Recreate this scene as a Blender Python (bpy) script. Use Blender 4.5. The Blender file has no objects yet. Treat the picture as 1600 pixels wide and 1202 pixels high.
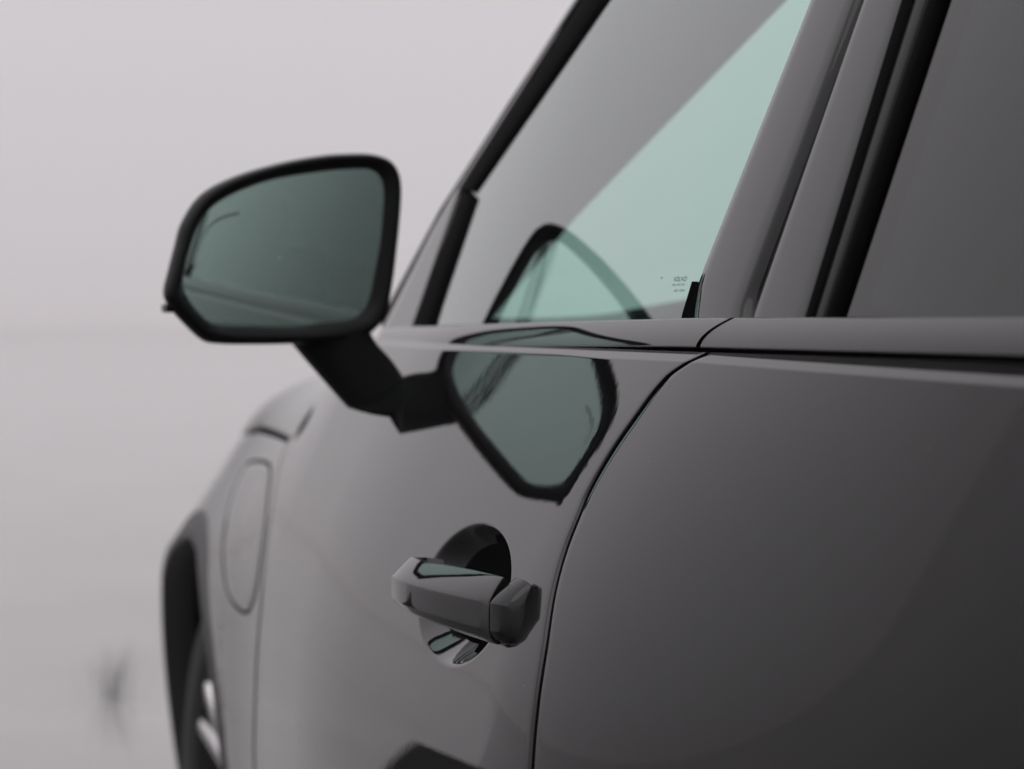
import bpy, bmesh, math, random
import numpy as np
from mathutils import Vector, Matrix
random.seed(4)
R = math.radians
sc = bpy.context.scene
col = sc.collection

# ------------------------------------------------------------------ camera
FPX = 3980.0                       # focal length in photograph pixels (1600 wide)
CAM = Vector((0.0, 0.0, 1.10))
YAW, PITCH = R(18.7), R(1.45)
cd = bpy.data.cameras.new('camera'); cam = bpy.data.objects.new('camera', cd); col.objects.link(cam)
cd.sensor_width = 36.0; cd.lens = 36.0 * FPX / 1600.0
cd.clip_start = 0.05; cd.clip_end = 5000
cam.location = CAM; cam.rotation_euler = (math.pi/2 - PITCH, 0, -YAW)
cd.dof.use_dof = True; cd.dof.focus_distance = 1.84; cd.dof.aperture_fstop = 6.7
sc.camera = cam

# ------------------------------------------------------------------ world (foggy overcast)
w = bpy.data.worlds.new('World'); sc.world = w; w.use_nodes = True
nt = w.node_tree; nt.nodes.clear()
out = nt.nodes.new('ShaderNodeOutputWorld'); mix = nt.nodes.new('ShaderNodeMixShader')
bg1 = nt.nodes.new('ShaderNodeBackground'); bg2 = nt.nodes.new('ShaderNodeBackground')
sky = nt.nodes.new('ShaderNodeTexSky'); sky.sky_type = 'NISHITA'; sky.sun_disc = False
SUN_EL, SUN_ROT = R(55), R(250)
sky.sun_elevation = SUN_EL; sky.sun_rotation = SUN_ROT; sky.dust_density = 6; sky.air_density = 1; sky.ozone_density = 1
hs = nt.nodes.new('ShaderNodeHueSaturation'); hs.inputs['Saturation'].default_value = 0.1
nt.links.new(sky.outputs[0], hs.inputs['Color']); nt.links.new(hs.outputs[0], bg1.inputs['Color'])
bg1.inputs['Strength'].default_value = 0.06
tc = nt.nodes.new('ShaderNodeTexCoord'); sep = nt.nodes.new('ShaderNodeSeparateXYZ')
mr = nt.nodes.new('ShaderNodeMapRange'); mr.inputs['From Min'].default_value = 0.0; mr.inputs['From Max'].default_value = 1.0
mr.inputs['To Min'].default_value = 1.0; mr.inputs['To Max'].default_value = 1.75
bg2.inputs['Color'].default_value = (0.622, 0.598, 0.622, 1)
nt.links.new(tc.outputs['Generated'], sep.inputs[0]); nt.links.new(sep.outputs['Z'], mr.inputs['Value'])
nt.links.new(mr.outputs[0], bg2.inputs['Strength'])
mix.inputs[0].default_value = 0.93
nt.links.new(bg1.outputs[0], mix.inputs[1]); nt.links.new(bg2.outputs[0], mix.inputs[2]); nt.links.new(mix.outputs[0], out.inputs[0])

sd = bpy.data.lights.new('sun', 'SUN'); sd.energy = 0.5; sd.angle = R(60); sd.color = (1, .97, .93)
so = bpy.data.objects.new('sun', sd); col.objects.link(so)
# sun high over the left rear quarter, veiled by cloud
so.rotation_euler = Vector((0.55, 0.45, -1.2)).to_track_quat('-Z', 'Y').to_euler()
sd.specular_factor = 0.0

vs = sc.view_settings; vs.view_transform = 'Standard'; vs.look = 'None'; vs.exposure = 0; vs.gamma = 1
cy = sc.cycles
cy.max_bounces = 14; cy.transparent_max_bounces = 16; cy.glossy_bounces = 8; cy.caustics_reflective = True
cy.use_denoising = True

# ------------------------------------------------------------------ materials
def mat(name, color=(.5, .5, .5), rough=.5, metal=0.0, ior=1.5, bump=None, spec=.5, var=None):
    m = bpy.data.materials.new(name); m.use_nodes = True
    n = m.node_tree.nodes; l = m.node_tree.links; b = n['Principled BSDF']
    b.inputs['Base Color'].default_value = (*color, 1); b.inputs['Roughness'].default_value = rough
    b.inputs['Metallic'].default_value = metal; b.inputs['IOR'].default_value = ior
    b.inputs['Specular IOR Level'].default_value = spec
    if bump or var:
        t = n.new('ShaderNodeTexCoord')
    if bump:
        scale, strength, dist = bump
        nz = n.new('ShaderNodeTexNoise'); nz.inputs['Scale'].default_value = scale; nz.inputs['Detail'].default_value = 2
        bp = n.new('ShaderNodeBump'); bp.inputs['Strength'].default_value = strength; bp.inputs['Distance'].default_value = dist
        l.new(t.outputs['Object'], nz.inputs['Vector']); l.new(nz.outputs['Fac'], bp.inputs['Height']); l.new(bp.outputs[0], b.inputs['Normal'])
    if var:
        scale, amt = var
        nz = n.new('ShaderNodeTexNoise'); nz.inputs['Scale'].default_value = scale; nz.inputs['Detail'].default_value = 6
        mrr = n.new('ShaderNodeMapRange'); mrr.inputs['To Min'].default_value = 1-amt; mrr.inputs['To Max'].default_value = 1+amt
        mm = n.new('ShaderNodeVectorMath'); mm.operation = 'SCALE'; mm.inputs[0].default_value = color
        l.new(t.outputs['Object'], nz.inputs['Vector']); l.new(nz.outputs['Fac'], mrr.inputs['Value']); l.new(mrr.outputs[0], mm.inputs['Scale']); l.new(mm.outputs[0], b.inputs['Base Color'])
    return m

def glass(name, tint, refl=1.0, rtint=(1, 1, 1)):
    """thin sheet of tinted glass: Fresnel reflection of both faces over a tinted see-through layer"""
    m = bpy.data.materials.new(name); m.use_nodes = True
    n = m.node_tree.nodes; l = m.node_tree.links; n.clear()
    o = n.new('ShaderNodeOutputMaterial'); mx = n.new('ShaderNodeMixShader'); tr = n.new('ShaderNodeBsdfTransparent'); gl = n.new('ShaderNodeBsdfGlossy')
    tr.inputs[0].default_value = (*tint, 1); gl.inputs['Roughness'].default_value = 0.0; gl.inputs['Color'].default_value = (*rtint, 1)
    g = n.new('ShaderNodeNewGeometry'); d = n.new('ShaderNodeVectorMath'); d.operation = 'DOT_PRODUCT'
    l.new(g.outputs['Incoming'], d.inputs[0]); l.new(g.outputs['Normal'], d.inputs[1])
    def M(op, a, b=None):
        x = n.new('ShaderNodeMath'); x.operation = op
        for i, v in enumerate((a, b)):
            if v is None: continue
            if isinstance(v, (int, float)): x.inputs[i].default_value = v
            else: l.new(v, x.inputs[i])
        return x.outputs[0]
    c = M('ABSOLUTE', d.outputs['Value']); F = M('ADD', M('MULTIPLY', M('POWER', M('SUBTRACT', 1.0, c), 5.0), .96), .04)
    F2 = M('MULTIPLY', M('DIVIDE', M('MULTIPLY', F, 2.0), M('ADD', F, 1.0)), refl)
    l.new(F2, mx.inputs[0]); l.new(tr.outputs[0], mx.inputs[1]); l.new(gl.outputs[0], mx.inputs[2]); l.new(mx.outputs[0], o.inputs[0])
    return m

M_paint = mat('black_paint', (.007, .0068, .0075), .0, ior=1.52, bump=(130, 1.0, .000018))
def add_dust(m, scale=45, rad=.02):
    n = m.node_tree.nodes; l = m.node_tree.links; b = n['Principled BSDF']
    t = n.new('ShaderNodeTexCoord'); vo = n.new('ShaderNodeTexVoronoi'); vo.inputs['Scale'].default_value = scale
    sx = n.new('ShaderNodeSeparateColor'); lt = n.new('ShaderNodeMath'); lt.operation = 'MULTIPLY'
    ml = n.new('ShaderNodeMath'); ml.operation = 'LESS_THAN'
    mx = n.new('ShaderNodeMix'); mx.data_type = 'RGBA'
    mx.inputs['A'].default_value = b.inputs['Base Color'].default_value; mx.inputs['B'].default_value = (.22, .21, .20, 1)
    l.new(t.outputs['Object'], vo.inputs['Vector']); l.new(vo.outputs['Color'], sx.inputs[0])
    lt.inputs[1].default_value = rad; l.new(sx.outputs[0], lt.inputs[0])          # each speck its own size
    l.new(vo.outputs['Distance'], ml.inputs[0]); l.new(lt.outputs[0], ml.inputs[1])
    l.new(ml.outputs[0], mx.inputs['Factor']); l.new(mx.outputs['Result'], b.inputs['Base Color'])
add_dust(M_paint)
M_gloss = mat('gloss_black_trim', (.010, .010, .011), .03, ior=1.5)
M_satin = mat('satin_black_plastic', (.003, .003, .003), .30, ior=1.4, spec=.2, bump=(1500, .05, .0005))
M_matte = mat('matte_black_plastic', (.002, .0022, .0022), .5, ior=1.35, spec=.05, bump=(1500, .1, .0005))
M_clad = mat('wheel_arch_plastic', (.035, .035, .036), .5, bump=(900, .15, .001))
M_rubber = mat('rubber_seal', (.003, .003, .003), .7, ior=1.3, spec=.03)
M_void = mat('inner_black', (.004, .004, .004), .95, ior=1.3, spec=0)
M_inter = mat('cabin_trim', (.010, .011, .011), .8, ior=1.3, spec=.1)
M_tyre = mat('tyre_rubber', (.028, .028, .028), .6, bump=(300, .2, .002))
M_alloy = mat('machined_alloy', (.62, .61, .61), .25, metal=1)
M_rim = mat('rim_black', (.02, .02, .02), .2)
M_glass = glass('green_side_glass', (.64, .90, .82), rtint=(.96, 1, .99))
M_wind = glass('windscreen_glass', (.70, .86, .80), refl=.35)
M_priv = glass('privacy_glass', (.012, .012, .013), refl=.62)
M_mirror = mat('mirror_glass', (.66, .86, .80), .0, metal=1)
M_arc = mat('mirror_line', (.10, .13, .125), .3, metal=1)
M_mark = mat('glass_print', (.05, .055, .055), .6)
M_weed = mat('weed_leaf', (.16, .155, .14), .8, spec=.2)

# ------------------------------------------------------------------ pixel -> ray helpers
fwd = Vector((math.sin(YAW)*math.cos(PITCH), math.cos(YAW)*math.cos(PITCH), -math.sin(PITCH)))
rgt = Vector((math.cos(YAW), -math.sin(YAW), 0)); upv = rgt.cross(fwd)
def ray(px, py):
    return (fwd + rgt*((px-800)/FPX) + upv*((601-py)/FPX))
def at_depth(px, py, d): return CAM + ray(px, py)*d
def cast(px, py, S, t0=.9, t1=4.6):
    """first hit of a pixel ray on the surface X = S(Y, Z)"""
    r = ray(px, py)
    f = lambda t: (CAM.x+r.x*t) - S(CAM.y+r.y*t, CAM.z+r.z*t)
    n = 300; pt = t0; pf = f(t0)
    for i in range(1, n+1):
        t = t0+(t1-t0)*i/n; v = f(t)
        if pf < 0 <= v:
            a, b = pt, t
            for _ in range(40):
                m = (a+b)/2
                if f(m) < 0: a = m
                else: b = m
            return CAM + r*((a+b)/2)
        pt, pf = t, v
    return None
def cast_plane(px, py, p, n):
    r = ray(px, py); return CAM + r*((p-CAM).dot(n)/r.dot(n))
def smooth(a, b, x):
    t = min(1, max(0, (x-a)/(b-a))); return t*t*(3-2*t)
def spline(pts, n, closed=False):
    """Catmull-Rom through points (any dimension)"""
    P = [np.array(p, float) for p in pts]; N = len(P); res = []
    segs = N if closed else N-1
    for s in range(segs):
        if closed: a, b, c, d = P[(s-1) % N], P[s], P[(s+1) % N], P[(s+2) % N]
        else: a, b, c, d = P[max(s-1, 0)], P[s], P[s+1], P[min(s+2, N-1)]
        for k in range(n):
            t = k/n
            res.append(.5*((2*b)+(c-a)*t+(2*a-5*b+4*c-d)*t*t+(3*b-a-3*c+d)*t**3))
    if not closed: res.append(P[-1])
    return res

# ------------------------------------------------------------------ object helpers
def mesh(name, verts, faces, m, parent=None, shade=True):
    me = bpy.data.meshes.new(name); me.from_pydata([tuple(v) for v in verts], [], faces); me.update()
    o = bpy.data.objects.new(name, me); col.objects.link(o)
    if m: me.materials.append(m)
    if shade: me.polygons.foreach_set('use_smooth', [True]*len(me.polygons))
    if parent: attach(o, parent)
    return o
def attach(o, p):
    bpy.context.view_layer.update()
    o.parent = p; o.matrix_parent_inverse = p.matrix_world.inverted()
def fix(o, outward=None):
    bm = bmesh.new(); bm.from_mesh(o.data); bmesh.ops.recalc_face_normals(bm, faces=bm.faces); bm.to_mesh(o.data); bm.free(); return o
def gridmesh(name, rows, m, parent=None, close=False, thick=0):
    nr, nc = len(rows), len(rows[0]); v = [p for r in rows for p in r]; f = []
    for i in range(nr-1):
        for j in range(nc if close else nc-1):
            j2 = (j+1) % nc
            f.append((i*nc+j, i*nc+j2, (i+1)*nc+j2, (i+1)*nc+j))
    o = mesh(name, v, f, m, parent)
    if thick:
        md = o.modifiers.new('thick', 'SOLIDIFY'); md.thickness = thick; md.offset = -1
    return o
def empty(name, loc, label=None, cat=None, parent=None):
    o = bpy.data.objects.new(name, None); col.objects.link(o); o.location = loc; o.empty_display_size = .1
    if label: o['label'] = label; o['category'] = cat
    if parent: attach(o, parent)
    return o
def bevel_box(name, c, s, m, parent=None, bev=.01, rot=None, segs=3):
    bm = bmesh.new(); bmesh.ops.create_cube(bm, size=1)
    bmesh.ops.scale(bm, vec=s, verts=bm.verts)
    if bev: bmesh.ops.bevel(bm, geom=bm.edges[:], offset=bev, segments=segs, affect='EDGES', profile=.5)
    me = bpy.data.meshes.new(name); bm.to_mesh(me); bm.free(); me.materials.append(m)
    o = bpy.data.objects.new(name, me); col.objects.link(o); o.location = c
    if rot: o.rotation_euler = rot
    if parent: attach(o, parent)
    return o

# ------------------------------------------------------------------ body side surface
ZC = 1.071                                   # shoulder crease
PROF_Z = [0, .05, .10, .15, .20, .30, .40, .60, .9]
PROF_T = [.565, .53, .50, .455, .34, .12, .0, -.10, -.25]
_zz = np.linspace(0, .9, 901); _tt = np.interp(_zz, PROF_Z, PROF_T)
ker = np.ones(41)/41; _tt = np.convolve(np.pad(_tt, 20, mode='edge'), ker, mode='valid')
_oo = np.concatenate([[0], np.cumsum((_tt[1:]+_tt[:-1])/2*(_zz[1]-_zz[0]))])
def flare(zd): return float(np.interp(zd, _zz, _oo)) if zd >= 0 else zd*.0
def zcrease(Y): return ZC - .012*max(0, 1.6-Y)
_yy = np.linspace(0, 5, 1001); _sl = np.interp(_yy, [0, 1.2, 1.65, 2.2, 2.55, 2.85, 3.2, 5], [-.05, .0, .06, .075, .135, .135, .05, .05])
_xx = np.concatenate([[0], np.cumsum((_sl[1:]+_sl[:-1])/2*.005)]); _xx += .664-np.interp(1.2, _yy, _xx)
def Xs(Y): return float(np.interp(Y, _yy, _xx))
def nose(Y, Z=1.1): return (.2+.4*smooth(.72, .85, Z))*max(0, Y-3.7)**2
AMP_Z = [.0, .70, .74, .80, .876, .95, 1.03, 1.2]
AMP_V = [-.013, -.013, -.0165, -.03, -.058, -.075, -.105, -.125]
def S(Y, Z):
    zc = zcrease(Y); zd = zc-Z
    x = Xs(Y) - flare(zd)*smooth(1.05, 1.75, Y)
    if zd < 0: x += -zd*1.1
    x += nose(Y, Z)
    x -= float(np.interp(Z, AMP_Z, AMP_V))*smooth(2.85, 3.75, Y)
    return x
def Sn(Y, Z, e=.002):
    dy = (S(Y+e, Z)-S(Y-e, Z))/(2*e); dz = (S(Y, Z+e)-S(Y, Z-e))/(2*e)
    return Vector((-1, dy, dz)).normalized()
TUM = math.tan(R(19))
def XW(Y, Z, off=0.0):
    dz = Z-1.10
    return Xs(Y) + .027 + nose(Y)*.3 + TUM*dz + .12*dz*max(dz, 0) + off
def curveY(pxpts, surf):
    """pixel polyline -> function Y(Z) on the surface"""
    P = [cast(x, y, surf) for x, y in pxpts]; P = [p for p in P if p]
    P.sort(key=lambda p: p.z); zs = [p.z for p in P]; ys = [p.y for p in P]
    def f(z):
        if z < zs[0]: return ys[0] + (z-zs[0])*(ys[1]-ys[0])/(zs[1]-zs[0])*.6
        if z > zs[-1]: return ys[-1] + (z-zs[-1])*(ys[-1]-ys[-2])/(zs[-1]-zs[-2])
        i = max(k for k in range(len(zs)) if zs[k] <= z); i = min(i, len(zs)-2)
        return _hermite(zs, ys, i, z)
    return f
def _hermite(x, y, i, t):
    n = len(x)
    def sl(k):
        if k == 0: return (y[1]-y[0])/(x[1]-x[0])
        if k == n-1: return (y[-1]-y[-2])/(x[-1]-x[-2])
        return (y[k+1]-y[k-1])/(x[k+1]-x[k-1])
    h = x[i+1]-x[i]; u = (t-x[i])/h
    return (2*u**3-3*u*u+1)*y[i]+(u**3-2*u*u+u)*h*sl(i)+(-2*u**3+3*u*u)*y[i+1]+(u**3-u*u)*h*sl(i+1)

yB = curveY([(1097, 556), (1042, 590), (982, 667), (949, 716), (918, 771), (902, 810), (883, 859), (866, 920), (852, 1008), (841, 1080), (830, 1195)], S)
yF = curveY([(508, 603), (478, 645), (453, 683), (442, 711), (428, 782), (417, 848), (409, 936), (400, 1063), (397, 1162)], S)

def panel(name, Ya, Yb, zs, ny, surf, m, parent, roll=.0025, deep=.014, us=None):
    """skin between two edge curves, its ends rolled in to form the shut lines"""
    rows = []
    for z in zs:
        a, b = Ya(z), Yb(z); s = 1 if b > a else -1; row = []
        prof = [(0, deep), (0, roll)] + [(roll*(1-math.cos(k*math.pi/10)), roll*(1-math.sin(k*math.pi/10))) for k in range(1, 5)]
        for du, dd in prof:
            y = a+s*du; row.append((surf(y, z)+dd, y, z))
        a2, b2 = a+s*roll, b-s*roll
        for u in (us if us is not None else np.linspace(0, 1, ny+1)):
            y = a2+(b2-a2)*u; row.append((surf(y, z), y, z))
        for du, dd in reversed(prof):
            y = b-s*du; row.append((surf(y, z)+dd, y, z))
        rows.append(row)
    return gridmesh(name, rows, m, parent)

# z rows: dense near the crease
def zrows(ztop, zbot, step):
    a = [ztop]; z = ztop
    while z > zbot:
        z -= .0006 if abs(z-ZC) < .012 else step
        a.append(z)
    return a

# ------------------------------------------------------------------ the car
car = empty('car', (1.55, 2.2, 0), 'glossy black car seen along its side, mirror and door handle in front', 'car')

# --- door handle geometry anchors
hA = cast(655, 905, S); hB = cast(792, 925, S)          # bowl centre estimate
bowl = cast(721, 928, S)
BY, BZ, BA, BB = bowl.y, bowl.z, .130, .054
def S_door(Y, Z):
    x = S(Y, Z)
    q = ((Y-BY)/BA)**2 + ((Z-BZ)/BB)**2
    if q < 1:
        t = 1-q; x += .044*t*t/(t+.05)
    return x
rows_z = []; z = 1.078
while z > .40:
    rows_z.append(z); z -= .0006 if abs(z-ZC) < .012 else (.0012 if abs(z-BZ) < .058 else .004)
_a, _b = yF(BZ), yB(BZ); _uc = (BY-_a)/(_b-_a); _uw = .145/abs(_b-_a)
us = np.unique(np.concatenate([np.linspace(0, 1, 200), np.linspace(max(0, _uc-_uw), min(1, _uc+_uw), 190)]))
front_door = panel('front_door', lambda z: yF(z)-.004, lambda z: yB(z)+.004, rows_z, 0, S_door, M_paint, car, us=us)
rear_door = panel('rear_door', lambda z: yB(z)-.004, lambda z: .45, zrows(1.078, .40, .006), 160, S, M_paint, car)

# sill below the doors
rows = []
for z, dx in [(.40, .012), (.37, .0), (.30, .006), (.24, .03), (.20, .08)]:
    rows.append([(S(y, .40)+dx, y, z) for y in np.linspace(.45, 2.98, 40)])
gridmesh('sill', rows, M_clad, car)

# inner shell behind shut lines
rows = []
for z in np.linspace(1.085, .25, 30):
    rows.append([(S(min(y, 3.02), max(z, .4)) + .02 + max(0, z-1.06)*.3, y, z) for y in np.linspace(.4, 3.0, 60)])
gridmesh('body_shell', rows, M_void, car)

# ------------------------------------------------------------------ fender, flap, wheel arch
YW, ZW, RA = 3.72, .355, .430
def zarch(Y, r=RA):
    d = abs(Y-YW)
    return ZW + (math.sqrt(max(0, r*r-d*d)) if d < r else 0)
gap_pts = [cast(x, y, S) for x, y in [(452, 683), (432, 674), (410, 667), (388, 662)]]
gap_pts = [p for p in gap_pts if p]
gy = [p.y for p in gap_pts]; gz = [p.z for p in gap_pts]
def zgap(Y):
    if Y <= gy[0]: return gz[0] + (Y-gy[0])*(gz[1]-gz[0])/(gy[1]-gy[0])*.5
    if Y >= gy[-1]: return gz[-1] - (Y-gy[-1])*.10
    return float(np.interp(Y, gy, gz))
rows = []
NZ = 90
# param grid: u along Y from the door edge forward, v from hood gap down to arch/bottom
ucol = np.concatenate([np.linspace(0, .02, 6), np.linspace(.025, 1, 150)])
for v in np.linspace(0, 1, NZ):
    row = []
    for u in ucol:
        # door edge varies with z: iterate
        z = .9
        for _ in range(6):
            y0 = yF(z)+.006; Y = y0 + u*(4.35-y0)
            zt = zgap(Y)-.009; zb = max(zarch(Y, RA), ZW)
            z = zt+(zb-zt)*v
        dd = 0
        row.append((S(Y, z), Y, z))
    e = row[0]; row = [(e[0]+.014, e[1], e[2])] + row
    rows.append(row)
top = [(p[0]+.02, p[1], p[2]-.001) for p in rows[0]]
bot = [(p[0]+.03, p[1], p[2]) for p in rows[-1]]
fender = gridmesh('fender', [top]+rows+[bot], M_paint, car)

# cladding band following the arch, standing proud
rows = []
for k, (dr, off) in enumerate([(-.012, .05), (-.012, .004), (-.010, .0), (-.006, -.002), (.0, -.003), (.02, -.003), (.030, -.002), (.033, -.0), (.034, .004)]):
    row = []
    for a in np.linspace(R(-12), R(192), 120):
        Y = YW - math.cos(a)*(RA+dr); Z = ZW + math.sin(a)*(RA+dr)
        row.append((S(Y, Z)+off, Y, Z))
    rows.append(row)
gridmesh('wheel_arch_trim', rows, M_clad, fender)
# arch liner
rows = []
AL = np.linspace(R(-25), R(205), 80)
def liner(a, r): return YW-math.cos(a)*r, ZW+math.sin(a)*r
for dx in (.012, .10, .30):
    rows.append([(S(*liner(a, RA-.004))+dx, *liner(a, RA-.004)) for a in AL])
rows.append([(1.12, *liner(a, .01)) for a in AL])
gridmesh('wheel_arch_liner', rows, M_void, car)

# charge flap: a proud lid ringed by its shut line
flap_px = [(383, 731), (392, 724), (404, 723), (417, 727), (421, 736), (420, 760), (413, 830), (404, 900), (396, 938), (388, 953), (378, 953), (364, 938), (354, 912), (349, 875), (350, 840), (358, 795), (369, 760)]
pl = [np.array(cast(x, y, S)) for x, y in flap_px]
pl = spline([(p[1], p[2]) for p in pl], 6, closed=True)
cen = sum(pl)/len(pl)
rows = []
for s, off in [(1.0, .004), (1.0, -.0003), (.985, -.0008), (.8, -.0008), (.5, -.0008), (.2, -.0008), (.01, -.0008)]:
    rows.append([(S(*(cen+(p-cen)*s))+off, *(cen+(p-cen)*s)) for p in pl])
flap = gridmesh('charge_flap', rows, M_paint, fender, close=True)
rows = []
for s in (1.0, 1.075):
    row = []
    for i, p in enumerate(pl):
        t = pl[(i+1) % len(pl)]-pl[i-1]; n = np.array([t[1], -t[0]]); n /= np.linalg.norm(n)
        if np.dot(n, p-cen) < 0: n = -n
        q = p+n*(.0105 if s > 1 else -.0005)*np.array([1, .42]); row.append((S(q[0], q[1])-.0002, q[0], q[1]))
    rows.append(row)
gridmesh('flap_shut_line', rows, M_rubber, fender, close=True)

# ------------------------------------------------------------------ hood
rows = []
HY0 = yF(1.045)+.009
for k in range(40):
    t = k/39
    row = []
    for j in range(80):
        Yj = HY0 + (4.4-HY0)*j/79
        y0 = Yj
        zg = zgap(y0)
        if y0 < 3.1:                       # follows the door's front edge up to the pillar
            zz = 1.0; lo, hi = gz[0], 1.12
            for _ in range(30):
                mid = (lo+hi)/2
                if yF(mid)+.006 > y0: lo = mid
                else: hi = mid
            zg = max(zg, lo) if y0 < yF(gz[0]) else zg
        zg = min(max(zg, gz[-1]-.06), 1.047)
        ztop = 1.062 - .05*max(0, y0-3.2)
        x0 = S(y0, min(zg, 1.06))
        if t < .6:
            a = t/.6*math.pi/2; hgt = max(.004, ztop-zg)
            x = x0 + (1-math.cos(a))*.20 + math.sin(a)*hgt*.25; z = zg + math.sin(a)*hgt
        else:
            q = (t-.6)/.4; x = x0+.20+max(.004, ztop-zg)*.25 + q*(1.55-x0-.2); z = ztop + .03*q*(2-q)
        row.append((x, y0, z))
    rows.append(row)
e0 = [(p[0]+.02, p[1], p[2]+.001) for p in rows[0]]
hood = gridmesh('hood', [e0]+rows, M_paint, car)
# dark channel under the hood edge
rows = [[(S(Y, zgap(Y))+.010, Y, zgap(Y)+dz) for Y in np.linspace(gy[0]+.006, 4.3, 40)] for dz in (-.02, .02)]
gridmesh('hood_channel', rows, M_void, car)

# ------------------------------------------------------------------ wheel
wheel = empty('wheel', (.80, YW, ZW), parent=car)
WX = .81; RT = .355
def lathe(name, prof, m, parent, n=72, cx=WX, cy_=YW, cz=ZW):
    rows = [[(cx+x, cy_+math.cos(a)*r, cz+math.sin(a)*r) for a in np.linspace(0, 2*math.pi, n, endpoint=False)] for x, r in prof]
    return gridmesh(name, rows, m, parent, close=True)
tyre = lathe('tyre', [(.02, .262), (.006, .267), (.001, .278), (-.003, .30), (-.002, .322), (.004, .338), (.012, .349), (.03, .355), (.19, .355), (.22, .33), (.22, .26)], M_tyre, wheel)
lathe('rim', [(.02, .262), (.006, .261), (.006, .253), (.02, .248), (.13, .23), (.15, .10), (.15, .0)], M_rim, wheel)
for k in range(5):
    for s in (-1, 1):
        a = math.radians(34+72*k) ; da = s*.13
        pts = []
        for r, wd, xo in [(.05, .014, .03), (.14, .013, .018), (.235, .012, .008), (.254, .013, .008)]:
            aa = a + da*(r/.254)*1.25
            c = Vector((0, math.cos(aa), math.sin(aa))); tdir = Vector((0, -math.sin(aa), math.cos(aa)))
            pts.append((Vector((WX+xo, YW, ZW))+c*r, tdir*wd))
        rows = []
        for p, t in pts: rows.append([p-t+Vector((.03, 0, 0)), p-t, p-t*.5-Vector((.003, 0, 0)), p+t*.5-Vector((.003, 0, 0)), p+t, p+t+Vector((.03, 0, 0))])
        gridmesh('spoke', rows, M_alloy, wheel)
lathe('hub_cap', [(.02, .06), (.012, .055), (.01, .03), (.01, .0)], M_rim, wheel)

# ------------------------------------------------------------------ belt moulding
def zbelt(Y): return float(np.interp(Y, [1.0, 1.21, 1.66, 2.7, 3.0], [1.1015, 1.1017, 1.1015, 1.0925, 1.089]))
def moulding(name, Y0, Y1, parent):
    rows = []
    us_ = np.linspace(0, 1, 90); sl = lambda y, t: y + .034*((1-(1-t)**2)-.5)*(abs(y-PB.y) < .05)
    yy = lambda q, t: sl(Y0, t)+(sl(Y1, t)-sl(Y0, t))*q
    for k in range(17):
        t = k/16
        # face: top leans in, middle upright, bottom tucks under
        xx = .0205*(.22*(1-t)+.42*(1-t)**2)
        rows.append([(Xs(y)+.006+xx, y, zbelt(y)-.0205*t) for y in [yy(q, t) for q in us_]])
    tuck = [(Xs(y)+.03, y, zbelt(y)-.0206) for y in [yy(q, 1) for q in us_]]
    topi = [(Xs(y)+.046, y, zbelt(y)+.0004) for y in [yy(q, 0) for q in us_]]
    g = [topi]+rows+[tuck]
    o = gridmesh(name, g, M_gloss, parent)
    return o
PB = cast(1112, 520, lambda Y, Z: Xs(Y)+.01)      # where the moulding is split
moulding('belt_moulding', PB.y+.0045, 2.86, front_door)
moulding('belt_moulding', .45, PB.y-.0045, rear_door)
rows = [[(Xs(y)+dx, y, zbelt(y)+dz) for y in np.linspace(.5, 2.85, 60)] for dx, dz in [(.030, -.001), (.016, -.008), (.014, -.03)]]
gridmesh('belt_backing', rows, M_void, car)
# black seal under the moulding
for nm, a, b, par in (('belt_seal', yB(1.07)+.006, 2.86, front_door), ('belt_seal', .45, yB(1.07)-.002, rear_door)):
    rows = []
    for dx, dz in [(.012, -.019), (.017, -.0215), (.018, -.026), (.012, -.032)]:
        rows.append([(Xs(y)+dx, y, zbelt(y)+dz) for y in np.linspace(a, b, 60)])
    gridmesh(nm, rows, M_rubber, par)

# ------------------------------------------------------------------ side windows
def on_window(pts, off): return [cast(x, y, lambda Y, Z: XW(Y, Z, off)) for x, y in pts]
def strip_panel(name, left, right, off, m, parent, thick=.004, nu=14, nv=30, crown=0.0, edge=.0015):
    """panel lying on the window surface between two pixel polylines (bottom to top)"""
    def resample(pl, n):
        pl = [np.array(p, float) for p in pl]; d = [0]
        for a, b in zip(pl, pl[1:]): d.append(d[-1]+np.linalg.norm(b-a))
        return [np.array([np.interp(t*d[-1], d, [p[i] for p in pl]) for i in (0, 1)]) for t in np.linspace(0, 1, n)]
    def tall(pl):                              # carry the pillars on up to the roof
        (x0, y0), (x1, y1) = pl[-2], pl[-1]
        return pl + [(x1+(x1-x0)/(y1-y0)*(-375-y1), -375)] if y1 == -165 else pl
    left, right = tall(left), tall(right)
    L, Rr = resample(left, nv), resample(right, nv)
    rows = []
    for a, b in zip(L, Rr):
        A = cast(a[0], a[1], lambda Y, Z: XW(Y, Z, off)); B = cast(b[0], b[1], lambda Y, Z: XW(Y, Z, off))
        row = []
        for k in range(nu+1):
            u = k/nu; Y = A.y+(B.y-A.y)*u; Z = A.z+(B.z-A.z)*u
            e = crown*(2*u-1)**2 + (crown*1.5*max(0, abs(2*u-1)-.75)/.25)
            row.append((XW(Y, Z, off)+e, Y, Z))
        if thick:
            f, l_ = row[0], row[-1]
            row = [(f[0]+thick, f[1], f[2])]+row+[(l_[0]+thick, l_[1], l_[2])]
        rows.append(row)
    return gridmesh(name, rows, m, parent)

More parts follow.
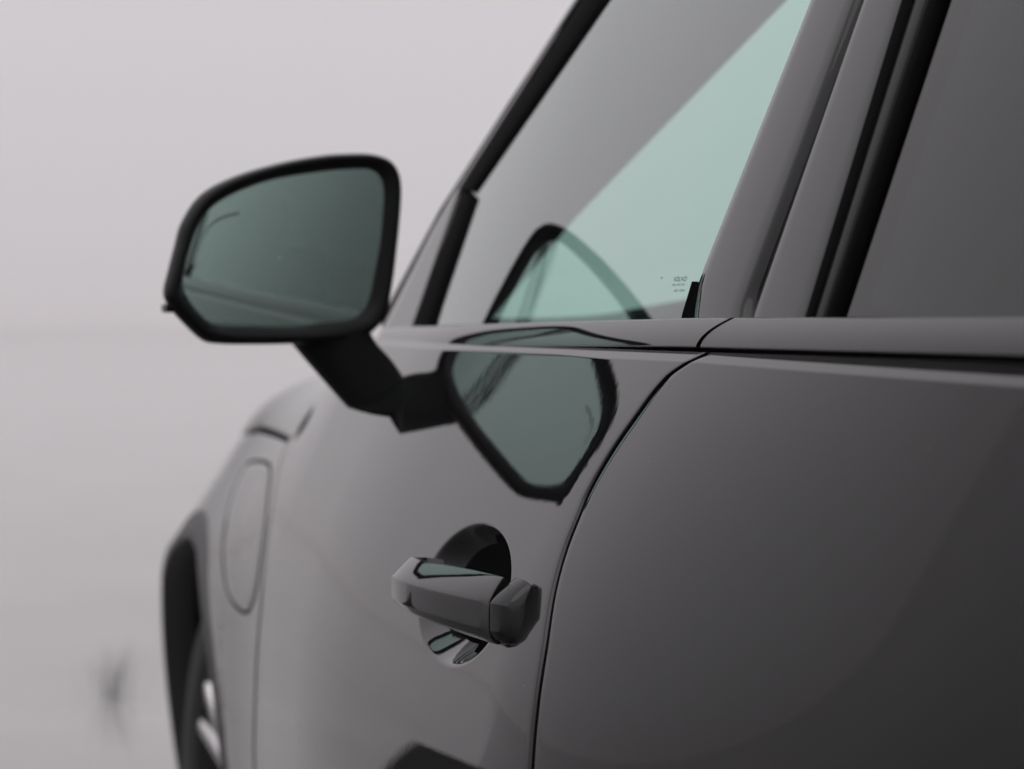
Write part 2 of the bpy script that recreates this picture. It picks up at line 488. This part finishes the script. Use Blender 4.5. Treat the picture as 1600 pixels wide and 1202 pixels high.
YB0 = 512
front_glass = strip_panel('window_glass', [(660, YB0), (727, 300), (945, 0), (1060, -165)], [(1090, YB0), (1100, 440), (1275, 0), (1335, -165)], .004, M_glass, front_door, thick=0, nu=40, nv=60)
strip_panel('window_seal', [(643, 512), (655, 470), (719, 292)], [(669, 512), (682, 470), (736, 309)], -.003, M_rubber, front_door, thick=.012, crown=.003)
strip_panel('window_frame', [(717, 292), (903, 0), (1005, -165)], [(737, 300), (945, 0), (1062, -165)], -.002, M_rubber, front_door, thick=.012, crown=.004)
strip_panel('quarter_trim', [(602, 512), (700, 318), (711, 300)], [(645, 512), (716, 300), (719, 294)], .001, M_gloss, front_door, thick=.01)
a_pillar = strip_panel('a_pillar', [(590, 522), (702, 300), (893, 0), (990, -165)], [(604, 522), (714, 300), (905, 0), (1007, -165)], .004, M_paint, car, thick=.06, crown=.002)
strip_panel('pillar_trim', [(1076, 512), (1080, 470), (1086, 440), (1262, 0), (1322, -165)], [(1154, 512), (1158, 480), (1334, 0), (1394, -165)], -.002, M_gloss, front_door, thick=.012, crown=.0011)
strip_panel('corner_seal', [(1062, 512), (1066, 490), (1081, 440)], [(1090, 512), (1086, 490), (1084, 440)], .0012, M_void, front_door, thick=.01)
strip_panel('pillar_trim', [(1164, 512), (1344, 0), (1404, -165)], [(1254, 512), (1410, 0), (1470, -165)], -.001, M_gloss, rear_door, thick=.012, crown=.0008)
strip_panel('window_seal', [(1250, 512), (1405, 0), (1460, -165)], [(1264, 512), (1425, 0), (1480, -165)], -.003, M_rubber, rear_door, thick=.012, crown=.001)
strip_panel('window_seal', [(1263, 512), (1424, 0), (1479, -165)], [(1283, 512), (1449, 0), (1504, -165)], -.0012, M_satin, rear_door, thick=.012, crown=.001)
strip_panel('window_seal', [(1282, 512), (1448, 0), (1503, -165)], [(1293, 512), (1464, 0), (1519, -165)], -.003, M_rubber, rear_door, thick=.012, crown=.001)
rear_glass = strip_panel('window_glass', [(1285, 512), (1455, 0), (1510, -165)], [(1950, 512), (1990, 0), (2000, -165)], .003, M_priv, rear_door, thick=0, nu=40, nv=40)
# dark inner pillar behind the gap and the rear glass cavity
strip_panel('b_pillar', [(1085, 515), (1275, 0), (1335, -165)], [(1300, 515), (1480, 0), (1530, -165)], .03, M_void, car, thick=.02)

# window marking
gl_p = cast(1048, 441, lambda Y, Z: XW(Y, Z, .0035)); 
def glass_text(body, px, py, width_px, height_m, name):
    A = cast(px, py, lambda Y, Z: XW(Y, Z, .0036)); B = cast(px+width_px, py, lambda Y, Z: XW(Y, Z, .0036))
    cu = bpy.data.curves.new('t', 'FONT'); cu.body = body; cu.size = 1
    t = bpy.data.objects.new('t', cu); col.objects.link(t); bpy.context.view_layer.update()
    me = bpy.data.meshes.new_from_object(t.evaluated_get(bpy.context.evaluated_depsgraph_get()))
    bpy.data.objects.remove(t)
    xs = [v.co.x for v in me.vertices]; ys = [v.co.y for v in me.vertices]
    w_, h_ = max(xs)-min(xs), max(ys)-min(ys); x0, y0 = min(xs), min(ys)
    ln = A.y-B.y
    for v in me.vertices:
        Y = A.y - (v.co.x-x0)/w_*ln; Z = A.z+(v.co.y-y0)/h_*height_m
        v.co = Vector((XW(Y, Z, .0036), Y, Z))
    me.materials.append(M_mark)
    o = bpy.data.objects.new(name, me); col.objects.link(o); attach(o, front_door); return o
o = glass_text('VOLVO', 1051, 440, 20, .0034, 'window_marking')
glass_text('IIII III III', 1050, 447, 18, .0016, 'window_marking')
glass_text('III IIII', 1053, 456, 15, .0016, 'window_marking')
glass_text('T', 1031, 436, 4, .0014, 'window_marking')

# ------------------------------------------------------------------ cabin seen through the glass
P1 = cast(700, 330, lambda Y, Z: XW(Y, Z, .01)); P2 = cast(918, 0, lambda Y, Z: XW(Y, Z, .01))
ws_dir = (P2-P1).normalized(); ws_in = Vector((1, .22, 0)).normalized(); ws_n = ws_dir.cross(ws_in).normalized()
inner_px = [(752, 520), (900, 340), (1065, 170), (1230, 0), (1395, -170)]
inner = [cast_plane(x, y, P1, ws_n) for x, y in inner_px]
outer = [cast_plane(x, y, P1, ws_n) for x, y in [(597, 512), (690, 340), (800, 170), (915, 0), (1010, -170)]]
rows = [[a+(b-a)*t for t in np.linspace(0, 1, 5)] for a, b in zip(outer, inner)]
gridmesh('pillar_lining', rows, M_inter, a_pillar, thick=.01)
# windscreen
rows = []
for a, b in zip(outer, inner):
    row = []
    for t in np.linspace(0, 1, 24):
        p = b + (Vector((2.30, b.y+.05, b.z))-b)*t
        p = b + Vector((1, .22, 0))*(t*1.25) + Vector((0, -.30, 0))*t*t
        row.append(p)
    rows.append(row)
# extend to roof
last = rows[-1]; rows.append([p+(rows[-1][i]-rows[-2][i])*.6 for i, p in enumerate(last)])
windscreen = gridmesh('windscreen', rows, M_wind, car)
# dashboard
dash_rows = []
for y, z in [(3.02, 1.07), (2.92, 1.092), (2.75, 1.102), (2.62, 1.097), (2.57, 1.075), (2.55, .8)]:
    dash_rows.append([(x, y, z + .03*math.exp(-((x-1.22)/.13)**2)*(z > 1)) for x in np.linspace(.90, 2.25, 50)])
gridmesh('dashboard', dash_rows, M_inter, car)
# door card inside, far door, roof, floor
rows = [[(Xs(y)+dx, y, z) for y in np.linspace(.4, 2.9, 20)] for dx, z in [(.05, 1.098), (.07, 1.09), (.08, 1.05), (.09, .4)]]
gridmesh('door_card', rows, M_inter, car)
rows = [[(x, y, z) for y in np.linspace(-1.2, 2.95, 12)] for x, z in [(2.30, .3), (2.32, 1.08), (2.40, 1.05), (2.42, .3)]]
gridmesh('far_side', rows, M_inter, car)
for nm, pts in (('far_window', [(2.33, -1.3, 1.05), (2.33, 1.25, 1.05), (2.15, 1.25, 1.66), (2.15, -1.3, 1.66)]), ('rear_window', [(.75, -1.25, 1.05), (2.33, -1.25, 1.05), (2.15, -1.1, 1.66), (.92, -1.1, 1.66)])):
    mesh(nm, pts, [(0, 1, 2, 3)], M_priv, car, shade=False)
mesh('tailgate', [(.70, -1.27, .3), (2.38, -1.27, .3), (2.38, -1.25, 1.05), (.70, -1.25, 1.05)], [(0, 1, 2, 3)], M_inter, car, shade=False)
ZR = 1.515
rows = []
for q in np.linspace(0, 1, 24):
    rows.append([(XW(y, ZR)-.004 + (3.06-2*XW(y, ZR))*q, y, ZR + .012 + .075*math.sin(q*math.pi)**.6) for y in np.linspace(-1.3, 2.12, 40)])
gridmesh('roof', rows, M_paint, car, thick=.03)
rows = [[(XW(y, ZR-.06+dz)+dx, y, ZR-.06+dz) for y in np.linspace(-1.2, 2.12, 40)] for dx, dz in [(.004, .0), (-.006, .002), (-.008, .02), (-.007, .05), (.0, .075)]]
gridmesh('roof_rail', rows, M_gloss, car, thick=.01)
rows = [[(x, y, .30) for y in (-1.3, 3.0)] for x in (.7, 2.4)]
gridmesh('floor_pan', rows, M_inter, car)
for i, x in enumerate((1.12, 1.95)):
    seat = bevel_box('front_seat', (x, 1.10, .86), (.46, .16, .62), M_inter, car, .05, (R(14), 0, 0))
    bevel_box('headrest', (x, .98, 1.27), (.24, .09, .15), M_inter, seat, .04, (R(10), 0, 0))
for y in (1.15, .0):
    bevel_box('far_pillar', (2.26, y, 1.32), (.06, .12, .56), M_inter, car, .01, (0, R(-15), 0))

# ------------------------------------------------------------------ door handle
hf = cast(690, 905, S); hr = cast(817, 930, S)
YF_, YR_ = hf.y, hr.y
def hpt(Y, p, dz):
    Z = BZ+.004+dz
    return Vector((S(Y, BZ+.004) - p, Y, Z))
def handle_sweep(name, path, parent, m, flat=False):
    """path: (Y, proud, half height, thickness) ; chamfered section"""
    rows = []
    for i, (Y, p, h, th) in enumerate(path):
        # outward normal of the path in the (Y,p) plane
        a = path[max(i-1, 0)]; b = path[min(i+1, len(path)-1)]
        t = Vector((b[0]-a[0], b[1]-a[1])).normalized(); n = Vector((-t.y, t.x))
        if n.y < 0: n = -n
        if flat: n = Vector((0, 1))
        sec = [(0, .26*h), (0, -.55*h), (-.14*th, -.80*h), (-.48*th, -1.0*h), (-.88*th, -.95*h), (-1.0*th, -.6*h), (-1.0*th, .65*h), (-.93*th, .94*h), (-.76*th, 1.0*h), (-.42*th, .74*h), (-.09*th, .40*h)]
        rows.append([hpt(Y+n.x*q, p+n.y*q, z*1.1) for q, z in sec])
    n = len(rows[0]); v = [p for r in rows for p in r]; f = []
    for i in range(len(rows)-1):
        for j in range(n): f.append((i*n+j, i*n+(j+1) % n, (i+1)*n+(j+1) % n, (i+1)*n+j))
    f.append(tuple(range(n))); f.append(tuple(range((len(rows)-1)*n, len(rows)*n)))
    o = fix(mesh(name, v, f, m, parent))
    md = o.modifiers.new('bev', 'BEVEL'); md.width = .0012; md.segments = 2; md.limit_method = 'ANGLE'; md.angle_limit = R(25)
    md = o.modifiers.new('sub', 'SUBSURF'); md.levels = 2; md.render_levels = 2
    return o
L = YF_-YR_
def gp_(u): return YF_ + (YR_+.0035-YF_)*u
path = [(YF_+.004, -.004, .013, .012), (YF_+.0075, .010, .0155, .013), (YF_+.0075, .024, .0175, .016), (YF_+.002, .0365, .0185, .019), (YF_-.010, .0445, .019, .021), (gp_(.22), .0475, .0195, .023), (gp_(.4), .0450, .0205, .026), (gp_(.6), .0390, .0215, .027), (gp_(.8), .0305, .0222, .023), (gp_(.93), .0240, .0225, .018), (gp_(1), .0205, .0225, .016)]
handle_sweep('handle_grip', path, front_door, M_paint)
path = [(YR_+.0015, .0200, .0225, .026), (YR_-.003, .0190, .0225, .025), (YR_-.009, .0168, .0222, .023), (YR_-.015, .0130, .0214, .019), (YR_-.0195, .0080, .0200, .014), (YR_-.022, .0020, .0180, .008)]
handle_sweep('handle_lock_cap', path, front_door, M_paint, flat=True)

# ------------------------------------------------------------------ side mirror
mir = empty('side_mirror', tuple(at_depth(450, 530, 2.62)), parent=car)
MP = at_depth(450, 390, 2.60)
phi, tilt = R(12), R(0)
MN = Vector((math.sin(phi)*math.cos(tilt), -math.cos(phi)*math.cos(tilt), math.sin(tilt)))   # bezel plane, towards the driver
gphi, gtilt = R(3.5), R(-1.4)                                                                    # the glass inside is set further out
GN = Vector((math.sin(gphi)*math.cos(gtilt), -math.cos(gphi)*math.cos(gtilt), math.sin(gtilt)))
outer_px = [(264, 458), (272, 420), (281, 385), (292, 347), (321, 304), (371, 276), (440, 255), (506, 243), (552, 240), (584, 241), (609, 249), (623, 266), (628, 291), (626, 335), (621, 385), (615, 435), (606, 485), (590, 513), (565, 529), (520, 534), (459, 537), (400, 538), (346, 537), (324, 532), (299, 510), (274, 482)]
inner_px = [(290, 441), (293, 418), (298, 397), (312, 357), (334, 326), (374, 301), (434, 280), (506, 268), (552, 265), (581, 268), (593, 282), (596, 304), (594, 340), (590, 385), (585, 427), (579, 469), (568, 488), (549, 499), (505, 505), (459, 510), (400, 509), (343, 507), (327, 500), (314, 487), (302, 472), (292, 454)]
op = [Vector(p) for p in spline([tuple(cast_plane(x, y, MP, MN)) for x, y in outer_px], 6, True)]
ip = [Vector(p) for p in spline([tuple(cast_plane(x, y, MP, MN)) for x, y in inner_px], 6, True)]
oc = sum(op, Vector())/len(op); ic = sum(ip, Vector())/len(ip)
def ring(base, c, s, d): return [c+(p-c)*s + MN*d for p in base]
def mixr(s, d): return [a+(b-a)*s + MN*d for a, b in zip(op, ip)]
rows = [ring(op, oc, .985, -.020), ring(op, oc, 1.0, -.014), ring(op, oc, 1.004, -.007), mixr(.04, .0), mixr(.12, .0045), mixr(.26, .0065), mixr(.45, .0055), mixr(.8, -.001), mixr(.95, -.005), mixr(1.0, -.009), mixr(1.01, -.016), mixr(1.01, -.03)]
bezel = gridmesh('bezel', rows, M_satin, mir, close=True)
def on_glass(p, lift=0):
    """slide a point along the bezel normal on to the convex glass"""
    q = ic - MN*.016; h = (q-p).dot(GN)/MN.dot(GN); g = p + MN*h
    return g - GN*((g-q).length**2/(2*2.0)) + GN*lift
rows = [[on_glass(ic+(p-ic)*s) for p in ip] for s in [1.03]+[1-k/24 for k in range(0, 24)]+[.005]]
mg = gridmesh('mirror_glass', rows, M_mirror, mir, close=True)
# housing shell, bulging forwards
rows = []
for k in range(16):
    t = k/15; s = math.cos(t*math.pi/2*.97)**.55; d = -.020 - .105*math.sin(t*math.pi/2)
    rows.append([oc + Vector((-.004, 0, .004))*t + (p-oc)*(.985*s) - Vector((.15, .985, 0))*(d+.020) - MN*.020 for p in op])
gridmesh('housing', rows, M_gloss, mir, close=True)
# thin darker arc on the glass
arc_px = [(331, 397), (333, 380), (339, 362), (350, 347), (366, 338), (388, 332)]
ap = spline([tuple(on_glass(cast_plane(x, y, MP, MN), .0004)) for x, y in arc_px], 6)
rows = [[Vector(p)+Vector((0, 0, dz)) for p in ap] for dz in (-.0010, .0010)]
gridmesh('glass_line', rows, M_arc, mir)
# small indicator tip at the outer lower corner
tip = cast_plane(270, 480, MP, MN)
bevel_box('indicator_tip', tip-MN*.016+Vector((.002, 0, -.001)), (.010, .028, .009), M_satin, mir, .003)

# arm: two lofted pieces, stalk under the head and foot on the door
def loft(name, secs, m, parent, n=28, steps=8):
    """secs: (centre, axis a, axis b); superelliptic sections"""
    flat = [np.concatenate([np.array(c), np.array(a), np.array(b)]) for c, a, b in secs]
    sp = spline(flat, steps); rows = []
    for q in sp:
        c, a, b = Vector(q[:3]), Vector(q[3:6]), Vector(q[6:9]); row = []
        for k in range(n):
            t = 2*math.pi*k/n; ct, st = math.cos(t), math.sin(t)
            row.append(c + a*(abs(ct)**.7*(1 if ct > 0 else -1)) + b*(abs(st)**.7*(1 if st > 0 else -1)))
        rows.append(row)
    v = [p for r in rows for p in r]; nn = n; f = []
    for i in range(len(rows)-1):
        for j in range(nn): f.append((i*nn+j, i*nn+(j+1) % nn, (i+1)*nn+(j+1) % nn, (i+1)*nn+j))
    f.append(tuple(range(nn))); f.append(tuple(range((len(rows)-1)*nn, len(rows)*nn)))
    return fix(mesh(name, v, f, m, parent))
def sec(p0, p1, d, by, dyo=0):
    """section whose visible edges run between pixels p0 and p1 at depth d, by = half depth along the car"""
    A, B = at_depth(*p0, d), at_depth(*p1, d); c = (A+B)/2+Vector((0, dyo, 0)); return (c, (B-A)/2, Vector((0, by, 0)))
D1 = 2.64
loft('arm', [sec((450, 524), (572, 515), D1+.03, .040), sec((468, 548), (584, 536), D1+.02, .036), sec((502, 588), (606, 560), D1, .032), sec((532, 622), (622, 582), D1-.02, .031), sec((545, 636), (626, 590), D1-.03, .0305)], M_matte, mir)
def sdepth(px, py): return (cast(px, py, S)-CAM).dot(fwd)
DS = sdepth(668, 632)
loft('arm_foot', [sec((546, 638), (628, 591), D1-.032, .0315), sec((582, 648), (645, 590), D1-.068, .033), sec((630, 655), (664, 592), D1-.095, .036), sec((680, 662), (694, 598), D1-.08, .040)], M_matte, mir)

# ------------------------------------------------------------------ surroundings
gm = bpy.data.materials.new('damp_concrete'); gm.use_nodes = True
n = gm.node_tree.nodes; l = gm.node_tree.links; b = n['Principled BSDF']
tcg = n.new('ShaderNodeTexCoord'); nz = n.new('ShaderNodeTexNoise'); nz.inputs['Scale'].default_value = .8; nz.inputs['Detail'].default_value = 8
cr = n.new('ShaderNodeValToRGB'); cr.color_ramp.elements[0].position = .3; cr.color_ramp.elements[0].color = (.21, .206, .20, 1); cr.color_ramp.elements[1].position = .7; cr.color_ramp.elements[1].color = (.29, .285, .277, 1)
l.new(tcg.outputs['Object'], nz.inputs['Vector']); l.new(nz.outputs['Fac'], cr.inputs['Fac']); l.new(cr.outputs[0], b.inputs['Base Color'])
b.inputs['Roughness'].default_value = .06; b.inputs['IOR'].default_value = 1.5
rows = [[(x, y, 0) for x in np.linspace(-2500, 2500, 9)] for y in np.linspace(-2500, 2500, 9)]
ground = gridmesh('ground', rows, gm); ground['kind'] = 'structure'


refl_glossy = mat('reflection_dark_glossy', (.022, .021, .021), .09, ior=1.36, var=(3, .25))
v = [(-420, -300, .004), (.6, -300, .004), (.6, 4.6, .004), (-2.6, 12.5, .004), (-90, 280, .004), (-420, 280, .004)]
refl_sheet = mesh('dark_reflection_sheet', v, [tuple(range(len(v)))], refl_glossy, shade=False); refl_sheet['kind'] = 'structure'  # unseen dark ground sheet, added to darken what the doors reflect
refl_matte = mat('reflection_dark_matte', (.018, .017, .017), .95, spec=.05, bump=(60, .3, .004))
v = [(-.66, 8.6, .008), (.10, 5.85, .008), (-1.35, 7.1, .008), (-2.05, 9.9, .008)]
pt = mesh('dark_reflection_patch', v, [tuple(range(len(v)))], refl_matte, shade=False); pt['kind'] = 'structure'  # unseen black patch, added and shaped for dark reflections low on the front door

# faint low clump of weeds on the ground ahead
gp = CAM + ray(176, 1092)*(CAM.z/-ray(176, 1092).z)
v = []; f = []
for k in range(95):
    a = random.random()*6.283; r = abs(random.gauss(0, .05)); h = random.uniform(.07, .21)*(1-min(r, .12)*3); lean = random.uniform(.0, .06)
    dr = Vector((math.cos(a), math.sin(a), 0)); tdir = Vector((random.uniform(-1, 1), random.uniform(-1, 1), 0)).normalized()*random.uniform(.0003, .0007)
    i = len(v); b0 = dr*r
    v += [b0-tdir, b0+tdir, b0+dr*lean*.5+tdir+Vector((0, 0, h*.6)), b0+dr*lean*.5-tdir+Vector((0, 0, h*.6)), b0+dr*lean+Vector((0, 0, h))]
    f += [(i, i+1, i+2, i+3), (i+3, i+2, i+4)]
tuft = mesh('grass_clump', v, f, M_weed, shade=False); tuft['kind'] = 'stuff'; tuft.location = (gp.x, gp.y, 0)
tuft['label'] = 'small dark clump blurred on the pale ground ahead of the car'; tuft['category'] = 'grass'

# thin fog
bm = bmesh.new(); bmesh.ops.create_cube(bm, size=1); bmesh.ops.scale(bm, vec=(5200, 5200, 13), verts=bm.verts)
me = bpy.data.meshes.new('haze'); bm.to_mesh(me); bm.free()
haze = bpy.data.objects.new('haze', me); col.objects.link(haze); haze.location = (0, 0, 5.5); haze['kind'] = 'stuff'
hm = bpy.data.materials.new('fog'); hm.use_nodes = True; hn = hm.node_tree.nodes; hn.clear()
ho = hn.new('ShaderNodeOutputMaterial'); hv = hn.new('ShaderNodeVolumePrincipled')
hv.inputs['Color'].default_value = (.97, .95, .955, 1); hv.inputs['Density'].default_value = .002
hm.node_tree.links.new(hv.outputs[0], ho.inputs['Volume']); me.materials.append(hm)
cy.volume_bounces = 2
